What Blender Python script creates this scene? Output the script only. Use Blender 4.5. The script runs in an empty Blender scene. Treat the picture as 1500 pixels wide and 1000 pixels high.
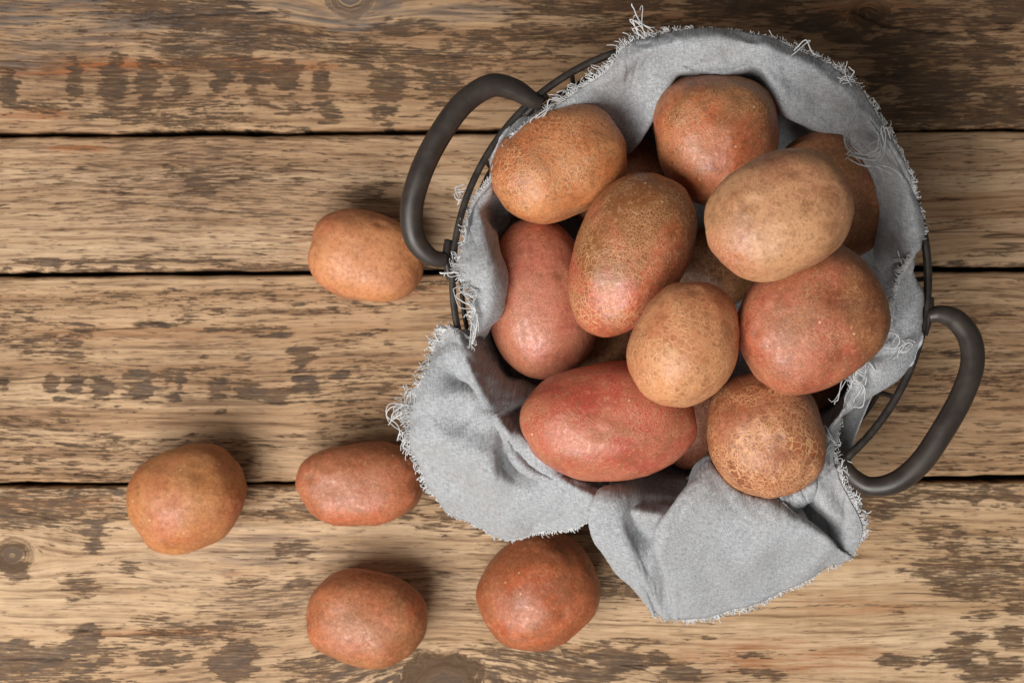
import bpy, bmesh, math, random
import numpy as np
from mathutils import Vector, Matrix, noise as mn
from mathutils.bvhtree import BVHTree

random.seed(7)
S = bpy.context.scene
COL = S.collection

# ------------------------------------------------------------------ camera, light, exposure
CAM_H = 1.0                      # camera height above the table (m)
PPM = 2500.0                     # photo pixels per metre on the table top
cam = bpy.data.cameras.new('camera'); camo = bpy.data.objects.new('camera', cam)
COL.objects.link(camo); S.camera = camo
camo.location = (0, 0, CAM_H); camo.rotation_euler = (0, 0, 0)
cam.sensor_width = 36.0; cam.lens = 36.0 * CAM_H * PPM / 1500.0
cam.clip_start = 0.02; cam.clip_end = 50
cam.dof.use_dof = True; cam.dof.focus_distance = 0.865; cam.dof.aperture_fstop = 11.0

w = bpy.data.worlds.new('World'); S.world = w; w.use_nodes = True
bg = w.node_tree.nodes['Background']
bg.inputs[0].default_value = (1.0, 0.97, 0.93, 1); bg.inputs[1].default_value = 0.14

def area(name, loc, target, size, power, color):
    l = bpy.data.lights.new(name, 'AREA'); l.shape = 'RECTANGLE'
    l.size, l.size_y = size; l.energy = power; l.color = color
    o = bpy.data.objects.new(name, l); COL.objects.link(o); o.location = loc
    d = Vector(target) - Vector(loc)
    o.rotation_euler = d.to_track_quat('-Z', 'Y').to_euler()
    return o
area('window_softbox', (-0.70, -0.88, 1.45), (0.04, 0.02, 0.05), (1.45, 1.10), 52.0, (1.0, 0.975, 0.94))

S.view_settings.view_transform = 'Standard'; S.view_settings.look = 'None'
S.cycles.max_bounces = 5; S.cycles.diffuse_bounces = 3; S.cycles.glossy_bounces = 2
S.view_settings.exposure = 0.0; S.view_settings.gamma = 1.0

# ------------------------------------------------------------------ helpers
def P(px, py, z):
    k = (CAM_H - z) / PPM
    return Vector(((px - 750) * k, (500 - py) * k, z))

def lin(r, g, b):
    f = lambda c: ((c / 255) / 12.92) if c / 255 <= 0.04045 else (((c / 255) + 0.055) / 1.055) ** 2.4
    return (f(r), f(g), f(b), 1)

def mesh_obj(name, verts, faces, mat=None, parent=None, smooth=True):
    me = bpy.data.meshes.new(name)
    me.from_pydata([tuple(v) for v in verts], [], faces); me.update()
    if smooth: me.polygons.foreach_set('use_smooth', [True] * len(me.polygons))
    o = bpy.data.objects.new(name, me); COL.objects.link(o)
    if mat: me.materials.append(mat)
    if parent: o.parent = parent
    return o

def tag(o, label=None, cat=None, group=None, kind=None):
    if label: o['label'] = label
    if cat: o['category'] = cat
    if group: o['group'] = group
    if kind: o['kind'] = kind
    return o

def catmull(pts, n, closed=False):
    p = np.array([tuple(q) for q in pts], float); m = len(p); out = []
    segs = m if closed else m - 1
    for i in range(segs):
        if closed: a, b, c, d = p[(i - 1) % m], p[i], p[(i + 1) % m], p[(i + 2) % m]
        else: a, b, c, d = p[max(i - 1, 0)], p[i], p[i + 1], p[min(i + 2, m - 1)]
        for t in np.arange(n) / n:
            out.append(0.5 * (2 * b + (c - a) * t + (2 * a - 5 * b + 4 * c - d) * t * t + (3 * b - a - 3 * c + d) * t ** 3))
    if not closed: out.append(p[-1])
    return np.array(out)

def tube(pts, rad, sides=8, closed=False, V=None, F=None, cap=True, flat=None):
    """sweep a circle (or flat=(w,h) ellipse/box) along pts, appended to V, F"""
    if V is None: V, F = [], []
    p = np.asarray(pts, float); n = len(p)
    if closed: tn = np.roll(p, -1, 0) - np.roll(p, 1, 0)
    else: tn = np.gradient(p, axis=0)
    tn = tn / (np.linalg.norm(tn, axis=1)[:, None] + 1e-12)
    up = np.array([0, 0, 1.0])
    base = len(V)
    nrm = np.cross(up, tn[0]); 
    if np.linalg.norm(nrm) < 1e-3: nrm = np.array([1.0, 0, 0])
    for i in range(n):
        if flat is not None:
            nrm = np.cross(up, tn[i])
        nrm = nrm - tn[i] * nrm.dot(tn[i]); nrm /= (np.linalg.norm(nrm) + 1e-12)
        bi = np.cross(tn[i], nrm)
        r = rad[i] if hasattr(rad, '__len__') else rad
        for k in range(sides):
            a = 2 * math.pi * k / sides
            ca, sa = math.cos(a), math.sin(a)
            if flat is not None:
                e = 0.45
                ca = math.copysign(abs(ca) ** e, ca) * flat[0]; sa = math.copysign(abs(sa) ** e, sa) * flat[1]
            V.append(p[i] + r * (ca * nrm + sa * bi))
    m = n if closed else n - 1
    for i in range(m):
        j = (i + 1) % n
        for k in range(sides):
            l = (k + 1) % sides
            F.append((base + i * sides + k, base + i * sides + l, base + j * sides + l, base + j * sides + k))
    if cap and not closed:
        F.append(tuple(base + k for k in range(sides))[::-1])
        F.append(tuple(base + (n - 1) * sides + k for k in range(sides)))
    return V, F

def h2(ix, iy, s):
    n = (ix.astype(np.int64) * 374761393 + iy.astype(np.int64) * 668265263 + s * 974711) & 0x7fffffff
    n = ((n ^ (n >> 13)) * 1274126177) & 0x7fffffff
    n = (n ^ (n >> 16)) & 0xffff
    return n / 65535.0
def vn(x, y, s=0):
    x = np.asarray(x, float); y = np.asarray(y, float)
    ix, iy = np.floor(x), np.floor(y); fx, fy = x - ix, y - iy
    fx = fx * fx * fx * (fx * (fx * 6 - 15) + 10); fy = fy * fy * fy * (fy * (fy * 6 - 15) + 10)
    a, b, c, d = h2(ix, iy, s), h2(ix + 1, iy, s), h2(ix, iy + 1, s), h2(ix + 1, iy + 1, s)
    return (a + (b - a) * fx) * (1 - fy) + (c + (d - c) * fx) * fy
def fbm(x, y, o=4, s=0):
    t = 0; a = 0.5; z = 0
    for k in range(o):
        t = t + a * vn(x * 2 ** k, y * 2 ** k, s + k * 17); z += a; a *= 0.5
    return t / z
def sstep(a, b, x):
    t = np.clip((x - a) / (b - a), 0, 1); return t * t * (3 - 2 * t)

class NT:
    """tiny node-tree writer"""
    def __init__(s, name):
        s.m = bpy.data.materials.new(name); s.m.use_nodes = True
        s.t = s.m.node_tree; s.b = s.t.nodes['Principled BSDF']
    def n(s, typ, **kw):
        n = s.t.nodes.new(typ)
        for k, v in kw.items():
            if k.startswith('i_'):
                key = k[2:]; key = int(key) if key.isdigit() else key.replace('_', ' ')
                if hasattr(v, 'is_linked') or isinstance(v, bpy.types.NodeSocket): s.t.links.new(v, n.inputs[key])
                else: n.inputs[key].default_value = v
            else: setattr(n, k, v)
        return n
    def L(s, a, b): s.t.links.new(a, b)
    def math(s, op, a, b=0.0, clamp=False):
        n = s.t.nodes.new('ShaderNodeMath'); n.operation = op; n.use_clamp = clamp
        for i, v in enumerate((a, b)):
            if isinstance(v, bpy.types.NodeSocket): s.t.links.new(v, n.inputs[i])
            else: n.inputs[i].default_value = v
        return n.outputs[0]
    def mix(s, f, a, b, mode='MIX'):
        n = s.t.nodes.new('ShaderNodeMix'); n.data_type = 'RGBA'; n.blend_type = mode
        for i, v in ((0, f), (6, a), (7, b)):
            if isinstance(v, bpy.types.NodeSocket): s.t.links.new(v, n.inputs[i])
            else: n.inputs[i].default_value = v
        return n.outputs[2]
    def noise(s, vec, scale, detail=3, rough=0.55, dist=0.0):
        n = s.t.nodes.new('ShaderNodeTexNoise'); n.inputs['Scale'].default_value = scale
        n.inputs['Detail'].default_value = detail; n.inputs['Roughness'].default_value = rough
        n.inputs['Distortion'].default_value = dist; s.L(vec, n.inputs['Vector']); return n.outputs['Fac']
    def rng(s, v, a, b, c=0.0, d=1.0, smooth=True):
        n = s.t.nodes.new('ShaderNodeMapRange'); n.interpolation_type = 'SMOOTHSTEP' if smooth else 'LINEAR'
        s.L(v, n.inputs[0]); n.inputs[1].default_value = a; n.inputs[2].default_value = b
        n.inputs[3].default_value = c; n.inputs[4].default_value = d; return n.outputs[0]
    def attr(s, name):
        n = s.t.nodes.new('ShaderNodeAttribute'); n.attribute_name = name; return n.outputs['Fac']
    def scale(s, vec, sx, sy, sz):
        n = s.t.nodes.new('ShaderNodeVectorMath'); n.operation = 'MULTIPLY'
        s.L(vec, n.inputs[0]); n.inputs[1].default_value = (sx, sy, sz); return n.outputs[0]
    def bump(s, h, strength, dist, prev=None):
        n = s.t.nodes.new('ShaderNodeBump'); n.inputs['Strength'].default_value = strength
        n.inputs['Distance'].default_value = dist; s.L(h, n.inputs['Height'])
        if prev is not None: s.L(prev, n.inputs['Normal'])
        return n.outputs[0]

# ------------------------------------------------------------------ table
def wood_mat(name, light, mid, dark, stainc, seed):
    t = NT(name)
    v = t.n('ShaderNodeCombineXYZ', i_0=t.attr('gx'), i_1=t.attr('gy'), i_2=seed).outputs[0]
    fib = t.noise(t.scale(v, 45, 900, 1), 1, 3, 0.66)
    fib2 = t.noise(t.scale(v, 17, 360, 1), 1, 3, 0.62)
    band = t.noise(t.scale(v, 3.2, 85, 1), 1, 3, 0.5)
    big = t.noise(t.scale(v, 5, 16, 1), 1, 3, 0.5)
    base = t.mix(t.rng(band, 0.30, 0.68), light, mid)
    base = t.mix(t.math('MULTIPLY', t.rng(fib2, 0.50, 0.68), 0.75), base, dark)
    base = t.mix(t.math('MULTIPLY', t.rng(fib, 0.42, 0.66), 0.40), base, dark)
    base = t.mix(t.math('MULTIPLY', t.rng(big, 0.44, 0.72), 0.28), base, dark)
    # bleached fibres
    base = t.mix(t.math('MULTIPLY', t.rng(fib2, 0.46, 0.26), 0.30), base, lin(214, 182, 142))
    # orange tint and blue-grey weathering, each with a place of its own
    base = t.mix(t.math('MULTIPLY', t.attr('tint'), t.rng(fib2, 0.30, 0.62)), base, lin(158, 92, 46))
    base = t.mix(t.math('MULTIPLY', t.attr('grey'), t.rng(fib2, 0.34, 0.58)), base, lin(92, 88, 86))
    saw = t.noise(t.scale(v, 110, 22, 1), 1, 2, 0.5)
    base = t.mix(t.math('MULTIPLY', t.rng(saw, 0.46, 0.70), 0.12), base, dark)
    # broken dark remains of old stain: dashes along the grain, worn through by the raised fibres
    st = t.attr('stain')
    dash = t.noise(t.scale(v, 120, 560, 1), 1, 3, 0.75)
    dash2 = t.noise(t.scale(v, 30, 190, 1), 1, 4, 0.6)
    thin = t.noise(t.scale(v, 78, 1050, 1), 1, 3, 0.68)
    tone = t.noise(t.scale(v, 60, 120, 1), 1, 3, 0.6)
    scol = t.mix(t.rng(tone, .36, .64), stainc, lin(92, 68, 47))
    soft = t.math('MULTIPLY', t.math('MULTIPLY', t.rng(st, 0.10, 0.95), t.rng(thin, .34, .60)), 0.30)
    base = t.mix(soft, base, lin(122, 93, 68))
    dd = t.math('ADD', t.math('ADD', t.math('MULTIPLY', dash, 0.36), t.math('MULTIPLY', dash2, 0.16)), t.math('MULTIPLY', thin, 0.48))
    sfac = t.rng(t.math('ADD', dd, t.math('MULTIPLY', st, 0.245)), 0.59, 0.65)
    worn = t.rng(t.math('ADD', thin, t.math('MULTIPLY', st, .10)), .40, .60, .40, 1.0)
    base = t.mix(t.math('MULTIPLY', t.math('MULTIPLY', sfac, worn), 0.90), base, scol)
    # short dark checks all over
    fl = t.math('MULTIPLY', t.rng(t.math('ADD', thin, t.math('MULTIPLY', t.math('SUBTRACT', big, .5), .5)), 0.56, 0.64), .78)
    base = t.mix(fl, base, lin(84, 62, 45))
    # hairline cracks
    ck = t.noise(t.scale(v, 5, 70, 1), 1, 2, 0.5)
    hair = t.rng(t.math('ABSOLUTE', t.math('SUBTRACT', ck, 0.5)), 0.0, 0.012, 1.0, 0.0)
    hm = t.rng(t.noise(t.scale(v, 9, 40, 3), 1, 2, 0.5), 0.56, 0.64)
    hair = t.math('MULTIPLY', hair, hm)
    base = t.mix(t.math('MULTIPLY', hair, 0.7), base, lin(62, 44, 30))
    base = t.mix(t.math('MINIMUM', t.attr('crack'), 1.0), base, lin(34, 24, 17))
    t.L(base, t.b.inputs['Base Color'])
    t.b.inputs['Roughness'].default_value = 0.62
    t.b.inputs['Specular IOR Level'].default_value = 0.28
    hgt = t.math('SUBTRACT', t.math('ADD', t.math('MULTIPLY', fib, 0.35), t.math('MULTIPLY', fib2, 0.6)),
                 t.math('ADD', t.math('MULTIPLY', sfac, 0.55), hair))
    t.L(t.bump(hgt, 0.7, 0.0010), t.b.inputs['Normal'])
    return t.m

# blobs in photo pixels: (x, y, half width, half height, strength)
STAIN = {
 0: [(10,125,16,32,.95),(108,110,14,36,.7),(165,120,20,42,1.0),(215,115,17,40,.85),(265,125,16,26,.7),(325,108,17,24,1.0),(372,112,15,24,.95),(420,110,22,28,.9),
     (470,120,14,24,.7),(480,160,26,18,.7),(430,155,30,14,.6),(560,165,30,18,.6),(530,75,22,22,.8),(575,120,34,38,.75),(640,120,50,44,.6),(700,60,60,22,.55),
     (60,150,70,10,.55),(180,165,90,10,.6),(300,150,120,14,.45),(600,40,60,16,.55),(760,50,90,16,.6),(830,15,90,14,.6),(920,8,60,10,.8),(1090,10,90,16,.95),(1190,35,40,22,.9),
     (1240,55,40,18,.8),(1300,70,60,14,.85),(1360,60,60,12,.8),(1480,15,40,26,.95),(1330,115,40,26,.85),(1380,130,60,34,.8),(1440,80,40,22,.7),(1290,110,26,30,.8),
     (1270,165,70,14,.8),(1370,170,90,14,.75),(1470,150,40,22,.7),(1420,40,36,18,.6),(950,35,90,10,.55)],
 1: [(250,245,26,18,.55),(290,270,26,18,.75),(180,275,30,8,.4),(535,280,40,14,.6),(560,270,22,8,.55),(90,380,90,7,.6),(230,378,120,7,.6),(420,388,120,7,.6),(330,255,40,20,.4),
     (1400,330,80,8,.35),(1450,375,70,7,.45),(380,240,60,16,.35),(450,340,40,10,.35)],
 2: [(75,562,11,16,.95),(112,558,15,18,1.0),(150,560,20,20,1.0),(208,562,26,20,1.1),(246,553,8,18,.9),(264,555,9,20,1.0),(320,565,18,16,.9),(365,572,24,12,.9),(402,580,30,12,.9),
     (440,565,12,24,.95),(455,560,12,22,.9),(442,520,22,14,.9),(500,550,11,14,.8),(5,560,8,16,.9),(85,580,14,6,.8),(255,580,12,8,.8),(325,600,10,6,.7),
     (115,515,14,6,.8),(120,480,22,14,.55),(112,498,14,8,.6),(240,435,18,12,.5),(350,478,60,6,.55),(390,488,50,5,.6),(300,520,12,6,.5),(235,472,40,5,.5),
     (430,440,36,10,.45),(530,490,40,10,.5),(570,500,14,8,.6),(20,460,40,30,.35),(130,690,60,10,.35),(40,668,12,7,.7),(125,647,26,5,.5),(355,520,14,6,.6),
     (1420,470,12,6,.8),(1380,520,60,6,.4),(1440,560,70,6,.4),(1340,600,60,6,.4)],
 3: [(15,810,24,30,.8),(20,830,24,18,.85),(140,775,18,34,.75),(138,760,40,12,.5),(60,740,60,20,.45),(190,830,20,14,.55),(120,855,30,24,.55),(220,730,60,14,.5),(150,720,80,10,.5),
     (60,960,110,26,.95),(130,930,24,24,.85),(240,960,40,20,.7),(345,965,34,34,1.0),(290,930,60,10,.6),(320,915,80,9,.6),(230,900,40,10,.4),(440,850,18,12,.8),(430,805,40,20,.55),
     (365,850,40,10,.45),(650,985,90,34,.8),(600,965,30,14,.6),(660,755,30,10,.6),(640,770,40,14,.45),(700,775,16,9,.6),(920,862,7,9,.9),(880,857,8,9,.8),(905,965,46,24,.9),
     (860,990,50,16,.9),(960,962,30,8,.7),(1000,985,30,14,.8),(1120,990,40,12,.6),(1110,960,40,6,.5),(1315,970,34,10,.8),(1420,940,30,14,.9),(1400,965,50,18,.85),(1450,985,60,18,.9),
     (1480,940,30,20,.8),(1490,880,20,30,.6),(1370,780,40,24,.5),(1330,720,60,14,.6),(1420,725,60,16,.6),(1480,730,40,16,.65),(1290,750,24,20,.5),(1400,800,24,28,.55),(1310,900,20,10,.35),
     (1480,840,30,30,.5),(790,975,30,10,.5),(560,860,20,8,.3),(1030,935,40,5,.4),(940,940,60,6,.5),(1440,905,24,8,.5)],
}
GREY = {0: [(60,20,140,26,.9),(200,30,160,22,.75),(380,15,140,20,.7),(520,10,60,50,.85),(560,20,50,30,.7),(300,60,160,16,.45),(30,90,60,14,.6),(120,60,120,14,.5),(460,60,60,14,.5),(650,20,90,20,.5),(720,10,60,14,.5)],
        1: [], 2: [], 3: [(400,800,120,30,.35),(250,820,100,26,.25)]}
TINT = {0: [(200,90,140,9,.9),(420,95,90,8,.9),(60,100,80,7,.8),(150,62,40,6,.5),(330,85,60,6,.6),(40,165,70,10,.5),(1000,20,120,20,.4),(1260,20,80,20,.5),(700,90,120,10,.35)],
        1: [(115,214,45,6,.6),(470,350,60,30,.25),(1400,300,120,40,.12)], 2: [(600,430,120,20,.25),(200,480,160,18,.2)],
        3: [(60,730,120,16,.45),(330,730,60,10,.3),(355,842,30,8,.5),(240,925,160,8,.35),(1150,965,160,26,.55),(1250,890,80,12,.45),(1080,955,60,8,.4),(1270,740,40,16,.3),(230,790,30,10,.3)]}
KNOT = {0: [(512,-6,26,1.0),(1270,20,20,.35)], 1: [], 2: [], 3: [(18,808,20,.8),(650,1010,46,.9)]}
# explicit long cracks (photo pixels), half width in mm, depth in mm
CRACK = {0: [([(180,28),(260,22),(330,18),(420,14)],.7,.8),([(270,120),(283,121),(292,118)],1.6,1.5),([(880,20),(960,30),(1080,52)],.6,.6),([(1240,15),(1290,40),(1360,52),(1440,50),(1500,44)],.8,.9)],
         1: [([(105,273),(160,277),(215,281)],.5,.7),([(145,288),(230,297),(330,307),(435,313)],.6,.9),([(170,322),(210,320),(255,318)],.5,.6),([(310,355),(370,362)],.4,.5),([(400,352),(440,354)],.4,.5),
             ([(1360,292),(1420,297)],.6,.9),([(1430,310),(1500,316)],.4,.5)],
         2: [([(70,578),(130,583),(200,577),(280,572),(340,577),(400,588),(470,585),(560,584)],.55,.8),([(30,531),(90,528),(150,526)],.5,.6),([(460,541),(560,541),(640,543)],.35,.5),([(190,469),(240,470),(262,472)],.5,.6),
             ([(340,480),(420,478)],.5,.6),([(1330,520),(1420,518),(1500,522)],.4,.5)],
         3: [([(150,858),(210,858),(280,857)],.5,.7),([(305,856),(370,860),(430,864)],.5,.7),([(80,920),(135,918),(190,916)],.8,1.0),([(0,962),(60,961),(150,962)],.6,.7),([(240,690),(400,690)],.3,.3),([(1000,900),(1200,888),(1400,890)],.3,.3)]}

planks_px = [(-110, 189.5), (196.5, 393.5), (400.5, 701.5), (709, 1100), (-336, -117), (1107, 1330)]
tabletop = mesh_obj('tabletop', [(x, y, z) for z in (-.045, -.0262) for x, y in ((-.595, -.330), (.595, -.330), (.595, .332), (-.595, .332))],
    [(3,2,1,0),(4,5,6,7),(0,1,5,4),(1,2,6,5),(2,3,7,6),(3,0,4,7)], None, None, False)
tm = NT('table_backing'); tm.b.inputs['Base Color'].default_value = lin(40, 30, 22); tm.b.inputs['Roughness'].default_value = 0.9
tabletop.data.materials.append(tm.m)
tag(tabletop, 'weathered wooden plank tabletop', None, None, 'structure')

PLKCOL = [(lin(190,155,119), lin(158,121,88), lin(98,70,47), lin(58,46,37)),
          (lin(202,170,136), lin(176,141,107), lin(114,83,57), lin(68,53,42)),
          (lin(200,166,129), lin(170,133,98), lin(106,77,52), lin(58,47,40)),
          (lin(210,179,143), lin(182,147,110), lin(116,85,58), lin(68,52,41))]
def build_plank(i):
    y0, y1 = planks_px[i]
    X = np.arange(-0.40, 0.4001, 0.002) if i < 4 else np.arange(-0.40, 0.4001, 0.004)
    ends = 0.40 + 0.006 * np.arange(1, 34)
    X = np.concatenate([-ends[::-1], X, ends]); ya, yb = (500 - y1) / PPM, (500 - y0) / PPM
    ny = int((yb - ya) / (0.00065 if i < 4 else .002))
    u = np.linspace(0, 1, ny)
    u = 0.5 - 0.5 * np.cos(np.pi * u) * (0.35) - (0.5 - u) * 0.65 if False else u
    # denser rows at the two worn edges
    U = np.concatenate([np.array([0., 0., 0.]), u, np.array([1., 1., 1.])])
    xx, uu = np.meshgrid(X, U, indexing='ij')
    wob = lambda k: (fbm(X * 7 + 3 * i, X * 0 + k, 3, 40 + i * 5 + k) - .5) * 0.0030 + (fbm(X * 60, X * 0 + k, 3, 60 + i * 5 + k) - .5) * 0.0017
    tilt = (X) * 0.0055
    lo = ya + wob(1) * 0.85 + tilt; hi = yb + wob(2) * 0.6 + tilt
    if i == 0:   # chipped lower edge
        for cx, wd, dp in ((170, 24, 4.0), (420, 45, 5.0), (300, 40, -2.0), (1330, 80, 4.0)):
            lo = lo + np.exp(-(((X * PPM + 750) - cx) / wd) ** 2) * (-dp) / PPM * 0.8
    yy = lo[:, None] + (hi - lo)[:, None] * uu
    px, py = xx * PPM + 750, 500 - (yy - tilt[:, None]) * PPM
    # warped grain coordinates
    gx = xx + 0.9 * i; gy = yy + (fbm(xx * 3.0 + 5 * i, yy * 9, 3, i + 3) - .5) * 0.020 + (fbm(xx * 22, yy * 40, 2, i + 9) - .5) * 0.0022
    kn = np.zeros_like(xx)
    for (kx, ky, kr, ks) in KNOT.get(i, []):
        dx, dy = (px - kx) / kr, (py - ky) / kr
        wgt = np.exp(-(dx / 3.6) ** 2 - (dy / 2.4) ** 2)
        sgn = np.tanh(dy * 1.2)
        gy = gy + wgt * sgn * kr / PPM * 1.1 * ks
        d = np.sqrt(dx ** 2 + dy ** 2 * 1.3) + (fbm(px / 20, py / 20, 2, 5) - .5) * .5
        core = sstep(1.5, .7, d) * ks
        gy = gy * (1 - core * .85) + (d * kr / PPM * 1.3) * core * .85; gx = gx * (1 - core) + core * 0.3
        kn = np.maximum(kn, core)
    def paint(blobs, rag=0.55):
        m = np.zeros_like(xx)
        nz = (fbm(px / 26, py / 5, 4, 71 + i) - .5) * 1.5
        for (bx, by, rx, ry, s) in blobs:
            if not (y0 - 90 < by < y1 + 90): continue
            d = np.sqrt(((px - bx) / rx) ** 2 + ((py - by) / ry) ** 2) + nz * rag * 2
            m = np.maximum(m, s * sstep(1.35, .45, d))
        return m
    stain = paint(STAIN.get(i, [])); grey = paint(GREY.get(i, [])); tint = paint(TINT.get(i, []), .35)
    bgst = sstep(.44, .74, fbm(xx * 11, yy * 42, 4, 91 + i * 3)) * (0.62, .18, .36, .58, .5, .45)[i]
    if i == 0:
        right = sstep(850, 1200, px) * 0.36; bgst = bgst + right * fbm(xx * 40, yy * 40, 3, 7)
    stain = np.clip(np.maximum(stain, np.minimum(bgst, .66)) + kn * 0.22, 0, 1.15)
    if i == 1: stain = np.maximum(stain, .55 * sstep(383, 391, py + (fbm(px / 12, py * 0, 2, 4) - .5) * 14))
    if i == 3: stain = np.maximum(stain, .45 * sstep(760, 712, py) * fbm(px / 30, py / 14, 3, 8) * 1.4)
    crk = np.zeros_like(xx); cdep = np.zeros_like(xx)
    for pts, hw, dep in CRACK.get(i, []):
        q = np.array(pts, float)
        cy = np.interp(px[:, 0], q[:, 0], q[:, 1]) + (fbm(px[:, 0] / 9, px[:, 0] * 0, 3, 33) - .5) * 4
        inside = sstep(q[0, 0] - 4, q[0, 0] + 22, px[:, 0]) * sstep(q[-1, 0] + 4, q[-1, 0] - 22, px[:, 0])
        hwp = hw * (0.35 + 0.9 * fbm(px[:, 0] / 18, px[:, 0] * 0, 2, 21)) * PPM / 1000 * .8
        g = np.exp(-((py - cy[:, None]) / hwp[:, None]) ** 2) * inside[:, None]
        crk = np.maximum(crk, g * .9); cdep = np.maximum(cdep, g * dep / 1000)
    z = (fbm(gx * 5, gy * 85, 2, 11 + i) - .5) * 0.0007 + (fbm(gx * 12, gy * 300, 2, 14 + i) - .5) * 0.00045 - cdep + (fbm(xx * 6, yy * 12, 2, 19 + i) - .5) * 0.0008
    e = np.minimum(uu, 1 - uu) * (hi - lo)[:, None]
    er = 0.0026 * (0.6 + 0.9 * fbm(xx * 30, uu * 3, 2, 44 + i))
    t = np.clip(1 - e / er, 0, 1); z = z - er * (1 - np.sqrt(np.clip(1 - t * t, 0, 1))) * .9
    z = z - 0.0005
    # side rows
    nU = len(U)
    z[:, 0] = -.026; z[:, 1] = -.012; z[:, 2] = z[:, 3] - .001; z[:, -1] = -.026; z[:, -2] = -.012; z[:, -3] = z[:, -4] - .001
    V = np.stack([xx, yy, z], -1).reshape(-1, 3)
    nX = len(X)
    a = (np.arange(nX - 1)[:, None] * nU + np.arange(nU - 1)[None, :]).ravel()
    F = np.stack([a, a + nU, a + nU + 1, a + 1], -1)
    me = bpy.data.meshes.new('plank')
    me.vertices.add(len(V)); me.vertices.foreach_set('co', V.ravel())
    me.loops.add(F.size); me.loops.foreach_set('vertex_index', F.ravel().astype(np.int32))
    me.polygons.add(len(F)); me.polygons.foreach_set('loop_start', np.arange(0, F.size, 4, dtype=np.int32))
    me.polygons.foreach_set('use_smooth', np.ones(len(F), bool)); me.update(calc_edges=True)
    for nm, arr in (('gx', gx), ('gy', gy), ('stain', stain), ('grey', grey), ('tint', tint), ('crack', np.maximum(crk, 0))):
        at = me.attributes.new(nm, 'FLOAT', 'POINT'); at.data.foreach_set('value', arr.ravel().astype(np.float32))
    o = bpy.data.objects.new('plank', me); COL.objects.link(o); o.parent = tabletop
    me.materials.append(wood_mat('wood_%d' % i, *PLKCOL[i % 4], seed=3.7 * i))
for i in range(6): build_plank(i)

# ------------------------------------------------------------------ basket
RIM_Z = 0.120
RC = P(1011, 408, RIM_Z); RX, RY = RC.x, RC.y; RR = 0.1226
def ring_pts(r, z, n=160): return [(RX + r * math.cos(2 * math.pi * k / n), RY + r * math.sin(2 * math.pi * k / n), z) for k in range(n)]
mt = NT('dark_iron')
tc = mt.n('ShaderNodeTexCoord').outputs['Object']
nz = mt.noise(tc, 160, 4, .6); nz2 = mt.noise(tc, 900, 2, .6)
mt.L(mt.mix(mt.rng(nz, .35, .7), lin(44, 39, 36), lin(60, 53, 48)), mt.b.inputs['Base Color'])
mt.b.inputs['Metallic'].default_value = 0.25
mt.L(mt.rng(nz, .3, .7, .40, .55), mt.b.inputs['Roughness'])
mt.L(mt.bump(nz2, .12, .0004), mt.b.inputs['Normal'])
IRON = mt.m
mt = NT('handle_paint')
tc = mt.n('ShaderNodeTexCoord').outputs['Object']
nz = mt.noise(tc, 90, 4, .6); nz2 = mt.noise(tc, 1200, 2, .6)
mt.L(mt.mix(mt.rng(nz, .3, .75), lin(47, 40, 36), lin(60, 52, 46)), mt.b.inputs['Base Color'])
mt.L(mt.rng(nz, .3, .7, .36, .50), mt.b.inputs['Roughness'])
mt.L(mt.bump(nz2, .10, .0003), mt.b.inputs['Normal'])
HANDLE = mt.m

basket = bpy.data.objects.new('wire_basket', None); COL.objects.link(basket); basket.location = (RX, RY, 0)
tag(basket, 'round dark iron wire basket with two thick side handles, lined with grey linen', 'basket')
def bpart(name, V, F, mat=IRON, parent=None):
    off = np.array([RX, RY, 0])
    o = mesh_obj(name, [np.asarray(v) - off for v in V], F, mat, parent or basket); return o
V, F = tube(ring_pts(RR, RIM_Z), 1.0, 12, True, flat=(0.0018, 0.0030)); rim_o = bpart('rim', V, F)
rim_bvh = BVHTree.FromPolygons([tuple(v) for v in V], F)
R2, Z2 = 0.1185, 0.096
RB = 0.103
for r, z, rd in ((R2, Z2, .0013), (0.1135, .066, .0012), (0.1085, .035, .0012), (RB, .0035, .0018)):
    V, F = tube(ring_pts(r, z), rd, 8, True); bpart('ring', V, F)
for k in range(12):
    a = -math.radians(30 + 30 * k); c, s = math.cos(a), math.sin(a)
    q = [(RX + r * c, RY + r * s, z) for r, z in ((RR - .0004, RIM_Z - .001), (R2 + .0003, Z2), (0.1135, .066), (0.1085, .035), (RB, .0035))]
    V, F = tube(catmull(q, 4), .0014, 8); bpart('upright', V, F)
for k in range(3):
    a = math.radians(30 + 60 * k); c, s = math.cos(a), math.sin(a)
    V, F = tube([(RX - RB * c, RY - RB * s, .0035), (RX, RY, .0032), (RX + RB * c, RY + RB * s, .0035)], .0012, 8); bpart('base_wire', V, F)

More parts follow.
